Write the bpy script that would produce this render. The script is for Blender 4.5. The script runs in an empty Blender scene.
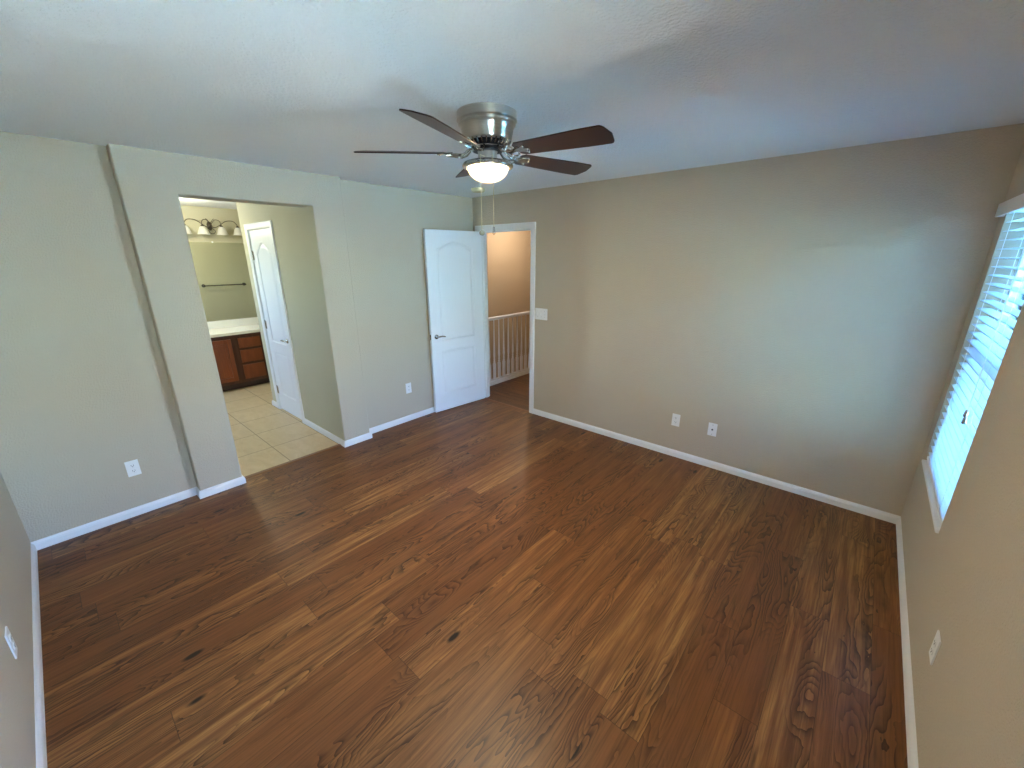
import bpy, bmesh, math, random
from math import sin, cos, pi, radians
from mathutils import Vector, Matrix
from mathutils.geometry import tessellate_polygon

S = bpy.context.scene
COL = S.collection
# ------------------------------------------------------------------ camera
CAM = Vector((3.6807, -3.5344, 1.7608))
YAW, PITCH, ROLL, FPX = 0.717, -0.3031, -0.0031, 406.06
fwd = Vector((-sin(YAW) * cos(PITCH), cos(YAW) * cos(PITCH), sin(PITCH)))
rgt = Vector((cos(YAW), sin(YAW), 0))
upv = rgt.cross(fwd)
r2 = cos(ROLL) * rgt + sin(ROLL) * upv
u2 = -sin(ROLL) * rgt + cos(ROLL) * upv
cd = bpy.data.cameras.new('camera')
cd.sensor_width = 36
cd.lens = FPX / 1024 * 36
cd.clip_start = 0.02
cam = bpy.data.objects.new('camera', cd)
COL.objects.link(cam)
cam.matrix_world = Matrix(((r2.x, u2.x, -fwd.x, CAM.x), (r2.y, u2.y, -fwd.y, CAM.y), (r2.z, u2.z, -fwd.z, CAM.z), (0, 0, 0, 1)))
S.camera = cam
# ------------------------------------------------------------------ world, lights, exposure
S.view_settings.view_transform = 'Standard'
S.view_settings.look = 'None'
S.view_settings.exposure = 1.72
S.view_settings.gamma = 1.0
S.view_settings.use_curve_mapping = False
world = bpy.data.worlds.new('sky')
S.world = world
world.use_nodes = True
wn = world.node_tree
wn.nodes.clear()
sky = wn.nodes.new('ShaderNodeTexSky')
sky.sky_type = 'NISHITA'
sky.sun_disc = False
sky.sun_elevation = radians(48)
sky.sun_rotation = radians(200)
sky.air_density = 1.0
sky.dust_density = 0.6
bg = wn.nodes.new('ShaderNodeBackground')
bg.inputs['Strength'].default_value = 2.3
wo = wn.nodes.new('ShaderNodeOutputWorld')
tint = wn.nodes.new('ShaderNodeMix'); tint.data_type = 'RGBA'; tint.blend_type = 'MULTIPLY'
tint.inputs[0].default_value = 1; tint.inputs[7].default_value = (.61, .885, 1.2, 1)
wn.links.new(sky.outputs[0], tint.inputs[6])
wn.links.new(tint.outputs[2], bg.inputs['Color'])
wn.links.new(bg.outputs[0], wo.inputs['Surface'])


def light(name, kind, loc, energy, color=(1, 1, 1), size=.1, size_y=None, direction=None, portal=False):
    d = bpy.data.lights.new(name, kind)
    d.energy = energy
    d.color = color
    if kind == 'AREA':
        d.shape = 'RECTANGLE'
        d.size = size
        d.size_y = size_y or size
        if portal:
            d.cycles.is_portal = True
    elif kind in ('POINT', 'SPOT'):
        d.shadow_soft_size = size
    o = bpy.data.objects.new(name, d)
    o.location = loc
    if direction is not None:
        o.rotation_euler = Vector(direction).to_track_quat('-Z', 'Y').to_euler()
    COL.objects.link(o)
    return o


W, D, H, P = 4.1205, 3.91, 2.41, .0927
WY0, WY1, WZ0, WZ1 = -1.07, -.17, .56, 2.03          # bedroom window opening
W2Y0, W2Y1 = -3.72, -2.62                             # second bedroom window, beside the camera
light('window_daylight_portal', 'AREA', (W + .19, (WY0 + WY1) / 2, (WZ0 + WZ1) / 2), 1, size=.9, size_y=1.47, direction=(-1, 0, 0), portal=True)
light('side_window_daylight_portal', 'AREA', (W + .19, (W2Y0 + W2Y1) / 2, (WZ0 + WZ1) / 2), 1, size=1.1, size_y=1.47, direction=(-1, 0, 0), portal=True)
light('bathroom_daylight_portal', 'AREA', (-2.65, -5.2, 1.75), 1, size=.7, size_y=.75, direction=(0, 1, 0), portal=True)
light('bathroom_fill_light', 'POINT', (-2.4, -2.5, 2.25), 12.5, (.97, .96, .76), .12)  # added fill with no fixture, brightens and warms the bathroom passage
light('sun', 'SUN', (0, 0, 20), 98.0, (.70, .955, 1.15), direction=(.02, -.6, -1.0)).data.angle = radians(.6)
light('hall_lamp_light', 'POINT', (-.62, 2.0, 2.2), 9.5, (1, .84, .66), .09)

# ------------------------------------------------------------------ helpers
def link(o, parent=None):
    COL.objects.link(o)
    if parent is not None:
        o.parent = parent
    return o


def tag(o, label=None, cat=None, group=None, kind=None):
    if label: o['label'] = label
    if cat: o['category'] = cat
    if group: o['group'] = group
    if kind: o['kind'] = kind
    return o


def empty(name, loc=(0, 0, 0), rz=0):
    o = bpy.data.objects.new(name, None)
    o.location = loc
    o.rotation_euler = (0, 0, rz)
    o.empty_display_size = .05
    return link(o)


class MB:
    """collects shapes into one mesh"""
    def __init__(s): s.bm = bmesh.new()

    def box(s, x0, y0, z0, x1, y1, z1, M=None):
        v = [s.bm.verts.new((M @ Vector(p)) if M else p) for p in
             [(x0, y0, z0), (x1, y0, z0), (x1, y1, z0), (x0, y1, z0), (x0, y0, z1), (x1, y0, z1), (x1, y1, z1), (x0, y1, z1)]]
        for f in [(0, 3, 2, 1), (4, 5, 6, 7), (0, 1, 5, 4), (1, 2, 6, 5), (2, 3, 7, 6), (3, 0, 4, 7)]:
            s.bm.faces.new([v[i] for i in f])
        return s

    def prism(s, pts, z0, z1, M=None):
        """plan polygon (counter-clockwise) extruded from z0 to z1"""
        a = [Vector((p[0], p[1], z0)) for p in pts]
        b = [Vector((p[0], p[1], z1)) for p in pts]
        if M: a = [M @ q for q in a]; b = [M @ q for q in b]
        a = [s.bm.verts.new(q) for q in a]; b = [s.bm.verts.new(q) for q in b]
        n = len(a)
        s.bm.faces.new(a[::-1]); s.bm.faces.new(b)
        for i in range(n): s.bm.faces.new([a[i], a[(i + 1) % n], b[(i + 1) % n], b[i]])
        return s

    def lathe(s, prof, n=32, M=None, cap=True):
        rings = []
        for r, z in prof:
            ring = []
            for i in range(n):
                q = Vector((r * cos(2 * pi * i / n), r * sin(2 * pi * i / n), z))
                ring.append(s.bm.verts.new(M @ q if M else q))
            rings.append(ring)
        for a, b in zip(rings, rings[1:]):
            for i in range(n): s.bm.faces.new([a[i], a[(i + 1) % n], b[(i + 1) % n], b[i]])
        if cap:
            s.bm.faces.new(rings[0][::-1]); s.bm.faces.new(rings[-1])
        return s

    def tube(s, pts, r, n=10, flat=1.0, closed=False):
        pts = [Vector(p) for p in pts]
        rr = r if isinstance(r, (list, tuple)) else [r] * len(pts)
        rings = []
        prev = None
        m = len(pts)
        for i, p in enumerate(pts):
            if closed: t = (pts[(i + 1) % m] - pts[i - 1]).normalized()
            else: t = (pts[min(i + 1, m - 1)] - pts[max(i - 1, 0)]).normalized()
            if prev is None:
                ref = Vector((0, 0, 1)) if abs(t.z) < .9 else Vector((1, 0, 0))
                a = t.cross(ref).normalized()
            else:
                a = (prev - t * prev.dot(t)).normalized()
            prev = a
            b = t.cross(a)
            rings.append([s.bm.verts.new(p + rr[i] * (cos(2 * pi * k / n) * a + flat * sin(2 * pi * k / n) * b)) for k in range(n)])
        prs = list(zip(rings, rings[1:]))
        if closed: prs.append((rings[-1], rings[0]))
        for A, B in prs:
            for k in range(n): s.bm.faces.new([A[k], A[(k + 1) % n], B[(k + 1) % n], B[k]])
        if not closed:
            s.bm.faces.new(rings[0][::-1]); s.bm.faces.new(rings[-1])
        return s

    def sweep(s, path, prof, closed=False):
        """profile of (d, z) swept along a plan polyline; d is measured to the LEFT of travel, corners mitred"""
        n = len(path)
        P2 = [Vector((p[0], p[1])) for p in path]
        rows = []
        for i in range(n):
            if closed or 0 < i < n - 1:
                d0 = (P2[i] - P2[i - 1]).normalized(); d1 = (P2[(i + 1) % n] - P2[i]).normalized()
            elif i == 0: d0 = d1 = (P2[1] - P2[0]).normalized()
            else: d0 = d1 = (P2[i] - P2[i - 1]).normalized()
            n0 = Vector((-d0.y, d0.x)); n1 = Vector((-d1.y, d1.x))
            m = (n0 + n1).normalized(); m = m / max(m.dot(n0), .2)
            rows.append([s.bm.verts.new((P2[i].x + m.x * d, P2[i].y + m.y * d, z)) for d, z in prof])
        prs = list(zip(rows, rows[1:])) + ([(rows[-1], rows[0])] if closed else [])
        k = len(prof)
        for A, B in prs:
            for j in range(k): s.bm.faces.new([A[j], A[(j + 1) % k], B[(j + 1) % k], B[j]])
        if not closed:
            s.bm.faces.new(rows[0][::-1]); s.bm.faces.new(rows[-1])
        return s

    def build(s, name, mat, parent=None, smooth=False, bevel=0, M=None, bseg=2):
        if M is not None: bmesh.ops.transform(s.bm, matrix=M, verts=s.bm.verts)
        bmesh.ops.recalc_face_normals(s.bm, faces=s.bm.faces)
        me = bpy.data.meshes.new(name)
        s.bm.to_mesh(me); s.bm.free()
        mats = mat if isinstance(mat, (list, tuple)) else [mat]
        for m in mats: me.materials.append(m)
        o = bpy.data.objects.new(name, me)
        link(o, parent)
        if smooth:
            me.shade_smooth()
            me.set_sharp_from_angle(angle=radians(38))
        if bevel:
            b = o.modifiers.new('bevel', 'BEVEL')
            b.width = bevel; b.segments = bseg; b.limit_method = 'ANGLE'; b.angle_limit = radians(40)
            b.harden_normals = False
        return o


def rounded(pts, rad):
    """round the plan corners whose radius is > 0"""
    out = []
    n = len(pts)
    for i, (x, y) in enumerate(pts):
        r = rad[i]
        p = Vector((x, y))
        if r <= 0: out.append((x, y)); continue
        a = (Vector(pts[i - 1]) - p).normalized(); b = (Vector(pts[(i + 1) % n]) - p).normalized()
        s0 = p + a * r; s1 = p + b * r; c = p + a * r + b * r
        for k in range(7):
            t = k / 6 * pi / 2
            q = c + (-b) * r * cos(t) + (-a) * r * sin(t)
            out.append((q.x, q.y))
    return out


# ------------------------------------------------------------------ materials
def srgb(r, g, b):
    f = lambda c: (c / 255) / 12.92 if c / 255 <= .04045 else (((c / 255) + .055) / 1.055) ** 2.4
    return (f(r), f(g), f(b), 1)


class NT:
    def __init__(s, name):
        s.m = bpy.data.materials.new(name); s.m.use_nodes = True
        s.t = s.m.node_tree; s.b = s.t.nodes['Principled BSDF']

    def n(s, t, **kw):
        x = s.t.nodes.new(t)
        for k, v in kw.items():
            if k.startswith('i_'): x.inputs[int(k[2:]) if k[2:].isdigit() else k[2:].replace('_', ' ')].default_value = v
            else: setattr(x, k, v)
        return x

    def l(s, a, b): s.t.links.new(a, b)

    def math(s, op, a, b=None, c=None, clamp=False):
        x = s.t.nodes.new('ShaderNodeMath'); x.operation = op; x.use_clamp = clamp
        for i, v in enumerate((a, b, c)):
            if v is None: continue
            if isinstance(v, (int, float)): x.inputs[i].default_value = v
            else: s.l(v, x.inputs[i])
        return x.outputs[0]

    def mix(s, fac, a, b, mode='MIX'):
        x = s.t.nodes.new('ShaderNodeMix'); x.data_type = 'RGBA'; x.blend_type = mode
        for i, v in ((0, fac), (6, a), (7, b)):
            if isinstance(v, (int, float)): x.inputs[i].default_value = v
            elif isinstance(v, tuple): x.inputs[i].default_value = v
            else: s.l(v, x.inputs[i])
        return x.outputs[2]

    def comb(s, x, y, z=0.0):
        c = s.t.nodes.new('ShaderNodeCombineXYZ')
        for i, v in enumerate((x, y, z)):
            if isinstance(v, (int, float)): c.inputs[i].default_value = v
            else: s.l(v, c.inputs[i])
        return c.outputs[0]

    def noise(s, vec, scale, detail=2, rough=.5, dist=0):
        x = s.t.nodes.new('ShaderNodeTexNoise')
        x.inputs['Scale'].default_value = scale; x.inputs['Detail'].default_value = detail
        x.inputs['Roughness'].default_value = rough; x.inputs['Distortion'].default_value = dist
        if vec is not None: s.l(vec, x.inputs['Vector'])
        return x.outputs[0]

    def bump(s, h, strength, dist=.01):
        x = s.t.nodes.new('ShaderNodeBump')
        x.inputs['Strength'].default_value = strength; x.inputs['Distance'].default_value = dist
        s.l(h, x.inputs['Height']); s.l(x.outputs[0], s.b.inputs['Normal'])

    def coord(s): return s.t.nodes.new('ShaderNodeTexCoord').outputs['Object']

    def set(s, **kw):
        for k, v in kw.items(): s.b.inputs[k.replace('_', ' ')].default_value = v
        return s


def simple(name, col, rough=.5, metal=0, var=.04, scale=14, bump=0, bscale=80, stretch=None, **kw):
    t = NT(name)
    c = t.coord()
    if stretch:
        mp = t.n('ShaderNodeMapping'); mp.inputs['Scale'].default_value = stretch
        t.l(c, mp.inputs[0]); c = mp.outputs[0]
    nz = t.noise(c, scale, 3)
    d = tuple(x * (1 - var * 2) for x in col[:3]) + (1,)
    li = tuple(min(1, x * (1 + var * 2)) for x in col[:3]) + (1,)
    t.l(t.mix(nz, d, li), t.b.inputs['Base Color'])
    t.set(Roughness=rough, Metallic=metal)
    for k, v in kw.items(): t.b.inputs[k.replace('_', ' ')].default_value = v
    if bump: t.bump(t.noise(c, bscale, 3), bump)
    return t.m


def plaster(name, col, scale, strength, rough=.75, dist=.006):
    t = NT(name); c = t.coord()
    a = t.noise(c, scale, 3, .55)
    b = t.noise(c, scale * .33, 2)
    r = t.n('ShaderNodeValToRGB'); r.color_ramp.elements[0].position = .42; r.color_ramp.elements[1].position = .62
    t.l(a, r.inputs[0])
    h = t.math('ADD', r.outputs[0], t.math('MULTIPLY', b, .5))
    t.bump(h, strength, dist)
    t.l(t.mix(t.noise(c, 1.3, 3), tuple(x * .975 for x in col[:3]) + (1,), tuple(min(1, x * 1.02) for x in col[:3]) + (1,)), t.b.inputs['Base Color'])
    t.set(Roughness=rough)
    return t.m


M_wall = plaster('beige_wall_paint', srgb(192, 179, 158), 110, .38)
M_wallb = plaster('cream_bathroom_paint', srgb(196, 188, 158), 110, .38)
M_wallh = plaster('tan_hall_paint', srgb(190, 168, 140), 130, .2)
M_ceil = plaster('white_textured_ceiling', srgb(236, 236, 234), 75, .45, .85, .008)
M_trim = simple('white_semigloss_trim', srgb(232, 232, 232), .35, var=.01)
M_door = simple('white_painted_door', srgb(236, 237, 240), .38, var=.01, bump=.03, bscale=60, stretch=(6, 6, .6))
M_plate = simple('white_plastic', srgb(236, 236, 236), .3, var=.01)
M_slot = simple('dark_slot', srgb(40, 40, 42), .6)
M_nickel = simple('brushed_nickel', srgb(178, 172, 162), .26, 1, var=.06, scale=30, stretch=(1, 1, 12))
def brushed():
    t = NT('brushed_nickel_spun'); c = t.coord()
    mp = t.n('ShaderNodeMapping'); mp.inputs['Scale'].default_value = (1, 1, 60); t.l(c, mp.inputs[0])
    nz = t.noise(mp.outputs[0], 9, 3)
    t.l(t.mix(nz, srgb(176, 168, 156), srgb(206, 199, 188)), t.b.inputs['Base Color'])
    t.set(Roughness=.30, Metallic=1.0, Anisotropic=.8)
    t.b.inputs['Anisotropic Rotation'].default_value = .25
    tg = t.n('ShaderNodeTangent', direction_type='RADIAL', axis='Z')
    t.l(tg.outputs[0], t.b.inputs['Tangent'])
    return t.m
M_spun = brushed()
M_chrome = simple('satin_chrome', srgb(190, 190, 188), .2, 1, var=.02)
M_bronze = simple('aged_pewter', srgb(96, 88, 78), .38, 1, var=.1, scale=40)
M_black = simple('dark_motor_metal', srgb(28, 27, 27), .5, .3)


def wood_blade():
    t = NT('dark_walnut_blade'); c = t.coord()
    mp = t.n('ShaderNodeMapping'); mp.inputs['Scale'].default_value = (1.2, 16, 16); t.l(c, mp.inputs[0])
    nz = t.noise(mp.outputs[0], 6, 4, .6, .4)
    t.l(t.mix(nz, srgb(30, 15, 12), srgb(60, 31, 23)), t.b.inputs['Base Color'])
    t.set(Roughness=.38)
    return t.m
M_blade = wood_blade()


def cherry(name='cherry_cabinet_wood', k=1.0):
    t = NT(name); c = t.coord()
    mp = t.n('ShaderNodeMapping'); mp.inputs['Scale'].default_value = (14, 14, 1.2); t.l(c, mp.inputs[0])
    nz = t.noise(mp.outputs[0], 5, 4, .6, .5)
    t.l(t.mix(nz, srgb(92 * k, 40 * k, 17 * k), srgb(148 * k, 78 * k, 34 * k)), t.b.inputs['Base Color'])
    t.set(Roughness=.35)
    return t.m
M_cherry = cherry()
M_cherry_shade = cherry('cherry_gap_shade', .62)  # darker cherry for the body: shade of the gaps around the fronts painted in
M_toe = simple('dark_toe_kick', srgb(50, 24, 16), .5)
M_marble = simple('cream_cultured_marble', srgb(238, 234, 222), .22, var=.02, scale=5)


def wood_floor(name, along='y', dark=1.0):
    t = NT(name)
    sp = t.n('ShaderNodeSeparateXYZ'); t.l(t.coord(), sp.inputs[0])
    X, Y = (sp.outputs[0], sp.outputs[1]) if along == 'y' else (sp.outputs[1], sp.outputs[0])
    PW, PL = .165, 1.22
    xs = t.math('DIVIDE', t.math('SUBTRACT', X, 3.01 - .165 * 40), PW)
    row = t.math('FLOOR', xs); fx = t.math('FRACT', xs)
    wn1 = t.n('ShaderNodeTexWhiteNoise', noise_dimensions='1D'); t.l(row, wn1.inputs['W'])
    ys = t.math('ADD', t.math('DIVIDE', t.math('ADD', Y, 40), PL), wn1.outputs[0])
    cl = t.math('FLOOR', ys); fy = t.math('FRACT', ys)
    wn2 = t.n('ShaderNodeTexWhiteNoise', noise_dimensions='2D'); t.l(t.comb(row, cl), wn2.inputs['Vector'])
    sc = t.n('ShaderNodeSeparateColor'); t.l(wn2.outputs[1], sc.inputs[0])
    ra, rb, rc = sc.outputs[0], sc.outputs[1], sc.outputs[2]
    # plank-local grain coordinates, shifted by a random amount on each plank
    ox = t.math('MULTIPLY', ra, 37.0); oy = t.math('MULTIPLY', rb, 53.0)
    gx = t.math('ADD', X, ox); gy = t.math('ADD', Y, oy)
    vlow = t.comb(t.math('MULTIPLY', gx, 5.0), t.math('MULTIPLY', gy, 0.6), rc)
    vor = t.n('ShaderNodeTexVoronoi'); vor.inputs['Scale'].default_value = 1.0
    t.l(t.comb(t.math('MULTIPLY', gx, 5.0), t.math('MULTIPLY', gy, 1.9), 0.0), vor.inputs['Vector'])
    kd = vor.outputs['Distance']
    vsep = t.n('ShaderNodeSeparateColor'); t.l(vor.outputs['Color'], vsep.inputs[0])
    kon = t.math('GREATER_THAN', vsep.outputs[0], .35)
    knot = t.math('MULTIPLY', t.math('SUBTRACT', 1.0, t.math('DIVIDE', kd, .095), clamp=True), kon)
    halo = t.math('MULTIPLY', t.math('SUBTRACT', 1.0, t.math('DIVIDE', kd, .42), clamp=True), kon)
    n1 = t.noise(vlow, 1.0, 2.0, .45, .55)
    nw = t.noise(t.comb(t.math('MULTIPLY', gx, 26.0), t.math('MULTIPLY', gy, 9.0), rc), 1.0, 2, .5)
    f = t.math('ADD', t.math('MULTIPLY', n1, 32.0), t.math('ADD', t.math('MULTIPLY', halo, 5.0), t.math('MULTIPLY', nw, 1.5)))
    ring = t.math('FRACT', f)
    ringd = t.math('POWER', ring, 2.2)                  # saw-tooth growth rings, sharp dark edge
    nm = t.noise(t.comb(t.math('MULTIPLY', gx, 9.0), t.math('MULTIPLY', gy, 1.1), ra), 1.0, 2, .5)
    msk = t.n('ShaderNodeMapRange'); msk.inputs[1].default_value = .42; msk.inputs[2].default_value = .56
    t.l(nm, msk.inputs[0])
    fine = t.noise(t.comb(t.math('MULTIPLY', gx, 150.0), t.math('MULTIPLY', gy, 4.0), rb), 1.0, 3, .6)
    mid = t.noise(t.comb(t.math('MULTIPLY', gx, 32.0), t.math('MULTIPLY', gy, 1.6), rb), 1.0, 3, .6)
    # colours
    ramp = t.n('ShaderNodeValToRGB')
    e = ramp.color_ramp.elements
    e[0].position = 0; e[0].color = srgb(*[c * dark for c in (128, 84, 48)])
    e[1].position = 1; e[1].color = srgb(*[c * dark for c in (206, 154, 92)])
    m_ = e.new(.55); m_.color = srgb(*[c * dark for c in (166, 112, 62)])
    t.l(rc, ramp.inputs[0])
    tone = t.mix(t.math('MULTIPLY', t.math('SUBTRACT', mid, .34), 2.0, clamp=True), srgb(*[c * dark for c in (122, 76, 42)]), ramp.outputs[0])
    tone = t.mix(t.math('MULTIPLY', t.math('SUBTRACT', fine, .43), 3.0, clamp=True), tone, srgb(*[c * dark for c in (104, 64, 36)]))
    tone = t.mix(t.math('MULTIPLY', t.math('MULTIPLY', ringd, msk.outputs[0]), .88), tone, srgb(*[c * dark for c in (46, 25, 15)]))
    tone = t.mix(t.math('MULTIPLY', knot, 2.2, clamp=True), tone, srgb(34, 19, 13))
    e1 = t.math('LESS_THAN', t.math('MINIMUM', fx, t.math('SUBTRACT', 1.0, fx)), .0075)
    e2 = t.math('LESS_THAN', t.math('MINIMUM', fy, t.math('SUBTRACT', 1.0, fy)), .0011)
    seam = t.math('MAXIMUM', e1, e2)
    tone = t.mix(t.math('MULTIPLY', seam, .55), tone, srgb(36, 22, 15))
    t.l(t.mix(1.0, tone, (.80, .79, .78, 1), 'MULTIPLY'), t.b.inputs['Base Color'])
    rg = t.math('ADD', .30, t.math('MULTIPLY', fine, .12))
    t.l(rg, t.b.inputs['Roughness'])
    t.b.inputs['Specular IOR Level'].default_value = .26
    h = t.math('SUBTRACT', t.math('MULTIPLY', fine, .35), t.math('ADD', seam, t.math('MULTIPLY', t.math('MULTIPLY', ringd, msk.outputs[0]), .4)))
    t.bump(h, .22, .003)
    return t.m
M_floor = wood_floor('oak_laminate_planks')
M_floorh = wood_floor('oak_laminate_planks_hall', 'x', .92)


def tile_floor():
    t = NT('travertine_floor_tile')
    sp = t.n('ShaderNodeSeparateXYZ'); t.l(t.coord(), sp.inputs[0])
    a = t.math('DIVIDE', t.math('ADD', sp.outputs[0], .446 + .455 * 40), .455)
    b = t.math('DIVIDE', t.math('ADD', sp.outputs[1], 2.36 + .455 * 40), .455)
    fa, fb = t.math('FRACT', a), t.math('FRACT', b)
    wn_ = t.n('ShaderNodeTexWhiteNoise', noise_dimensions='2D'); t.l(t.comb(t.math('FLOOR', a), t.math('FLOOR', b)), wn_.inputs['Vector'])
    ed = t.math('MINIMUM', t.math('MINIMUM', fa, t.math('SUBTRACT', 1.0, fa)), t.math('MINIMUM', fb, t.math('SUBTRACT', 1.0, fb)))
    g = t.math('LESS_THAN', ed, .0085)
    c = t.coord()
    off = t.n('ShaderNodeVectorMath', operation='ADD'); t.l(c, off.inputs[0]); t.l(wn_.outputs[1], off.inputs[1])
    mp = t.n('ShaderNodeMapping'); mp.inputs['Scale'].default_value = (4, 9, 4); t.l(off.outputs[0], mp.inputs[0])
    n1 = t.noise(mp.outputs[0], 1.4, 5, .62, .8)
    col = t.mix(n1, srgb(172, 148, 110), srgb(214, 194, 158))
    col = t.mix(t.math('MULTIPLY', wn_.outputs[0], .22), col, srgb(196, 172, 134))
    col = t.mix(g, col, srgb(132, 112, 84))
    t.l(col, t.b.inputs['Base Color'])
    t.set(Roughness=.35)
    t.bump(t.math('SUBTRACT', t.math('MULTIPLY', n1, .1), g), .25, .003)
    return t.m
M_tile = tile_floor()


def glassmat(name, col=(1, 1, 1, 1), rough=0):
    t = NT(name); t.t.nodes.remove(t.b)
    out = [n for n in t.t.nodes if n.type == 'OUTPUT_MATERIAL'][0]
    tr = t.n('ShaderNodeBsdfTransparent'); tr.inputs[0].default_value = col
    gl = t.n('ShaderNodeBsdfGlossy'); gl.inputs['Roughness'].default_value = rough
    fr = t.n('ShaderNodeFresnel'); fr.inputs[0].default_value = 1.45
    mx = t.n('ShaderNodeMixShader')
    t.l(fr.outputs[0], mx.inputs[0]); t.l(tr.outputs[0], mx.inputs[1]); t.l(gl.outputs[0], mx.inputs[2]); t.l(mx.outputs[0], out.inputs[0])
    return t.m
M_glass = glassmat('window_glass', (.93, .97, .97, 1))
M_tintglass = glassmat('blue_tinted_glass', (.68, .92, 1.0, 1))  # tint put into the glass to turn the incoming daylight blue


def emis(name, col, strength):
    t = NT(name)
    t.set(Base_Color=(.9, .88, .8, 1), Roughness=.3)
    t.b.inputs['Emission Color'].default_value = col
    lw = t.n('ShaderNodeLayerWeight'); lw.inputs[0].default_value = .5
    f = t.math('SUBTRACT', 1.0, lw.outputs['Facing'], clamp=True)
    t.l(t.math('MULTIPLY', t.math('POWER', f, 4.0), strength), t.b.inputs['Emission Strength'])
    t.l(t.mix(f, (1, .58, .16, 1), col), t.b.inputs['Emission Color'])
    return t.m
M_bowl = emis('lit_frosted_glass', (1, .80, .54, 1), 225)


def translucent(name, col, mixf=.35):
    t = NT(name); t.set(Base_Color=col, Roughness=.45)
    out = [n for n in t.t.nodes if n.type == 'OUTPUT_MATERIAL'][0]
    tl = t.n('ShaderNodeBsdfTranslucent'); tl.inputs[0].default_value = col
    mx = t.n('ShaderNodeMixShader'); mx.inputs[0].default_value = mixf
    nz = t.noise(t.coord(), 40, 2); t.bump(nz, .03)
    t.l(t.b.outputs[0], mx.inputs[1]); t.l(tl.outputs[0], mx.inputs[2]); t.l(mx.outputs[0], out.inputs[0])
    return t.m
M_slat = translucent('white_faux_wood_slat', srgb(208, 216, 222), .04)
M_shade = translucent('white_alabaster_shade', srgb(240, 236, 226), .45)


def mirror_mat():
    t = NT('silvered_mirror'); t.set(Base_Color=(.90, .93, .87, 1), Metallic=1.0, Roughness=.015)
    return t.m
M_mirror = mirror_mat()
M_stucco = simple('tan_stucco', srgb(196, 178, 150), .9, var=.05, bump=.3)
M_ground = simple('desert_gravel', srgb(178, 180, 180), .95, var=.08, scale=3, bump=.3)
M_beige = simple('aged_ivory_plastic', srgb(214, 196, 150), .4, var=.02)
M_clear = glassmat('clear_acrylic', (.9, .9, .9, 1), .05)

# ------------------------------------------------------------------ setting: room shell
def struct(o, label, cat):
    return tag(o, label, cat, kind='structure')

RB = .012
m = MB()
m.prism(rounded([(0, -D - .12), (0, -3.0522), (P, -3.0522), (P, -2.7663), (-.115, -2.7663), (-.115, -D - .12)], [0, 0, RB, RB, RB, 0]), 0, H)
m.prism(rounded([(P, -1.8893), (P, -1.6209), (0, -1.6209), (0, 0), (-.115, 0), (-.115, -1.8893)], [RB, RB, 0, 0, 0, 0]), 0, H)
m.box(-.115, -2.7663 - RB, 2.1654, P, -1.8893 + RB, H)
wl = m.build('wall_left', [M_wall, M_wallb])
for f_ in wl.data.polygons:
    if f_.normal.y < -.9 and abs(f_.center.y + 1.8893) < .005: f_.material_index = 1
struct(wl, 'beige wall with the wide doorless opening to the bathroom framed by a shallow projection', 'wall')

# back wall with the hall door opening
DX0, DX1, DZ = .0923, .871, 2.045
m = MB()
m.box(-1.45, 0, 0, DX0, .115, H); m.box(DX1, 0, 0, W + .15, .115, H); m.box(DX0, 0, DZ, DX1, .115, H)
struct(m.build('wall_back', M_wall), 'beige wall with the hall doorway at its left end and the long blank face beside it', 'wall')

m = MB()
m.box(W, -D - .12, 0, W + .15, W2Y0, H); m.box(W, W2Y1, 0, W + .15, WY0, H); m.box(W, WY1, 0, W + .15, 0, H)
for a, b in ((W2Y0, W2Y1), (WY0, WY1)):
    m.box(W, a, 0, W + .15, b, WZ0); m.box(W, a, WZ1, W + .15, b, H)
struct(m.build('wall_right', M_wall), 'beige wall at the right edge holding the window with white blinds', 'wall')
struct(MB().box(0, -D - .12, 0, W, -D, H).build('wall_front', M_wall), 'narrow strip of beige wall at the far left edge with an outlet', 'wall')

struct(MB().box(.012, -D, -.1, W, 0, 0).build('floor', M_floor), 'brown oak laminate plank floor of the bedroom', 'floor')
struct(MB().box(-.29, 0.0, -.1, 1.6, 3.2, -.002).build('floor_hall', M_floorh), 'dark brown plank floor of the hall beyond the open door', 'floor')
struct(MB().box(-3.3, -5.1, -.1, .012, 0, 0).build('floor_bathroom', M_tile), 'beige square stone tile floor of the bathroom', 'floor')
struct(MB().box(-.115, -D - .12, H, W + .15, .0, H + .1).build('ceiling', M_ceil), 'white textured bedroom ceiling', 'ceiling')
struct(MB().box(-3.4, -5.2, H, -.115, .0, H + .1).build('ceiling_bathroom', M_ceil), 'white ceiling strip seen inside the bathroom', 'ceiling')
struct(MB().box(-1.45, .0, H, 1.7, 3.3, H + .1).build('ceiling_hall', M_ceil), 'white ceiling over the hall and stairwell', 'ceiling')

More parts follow.
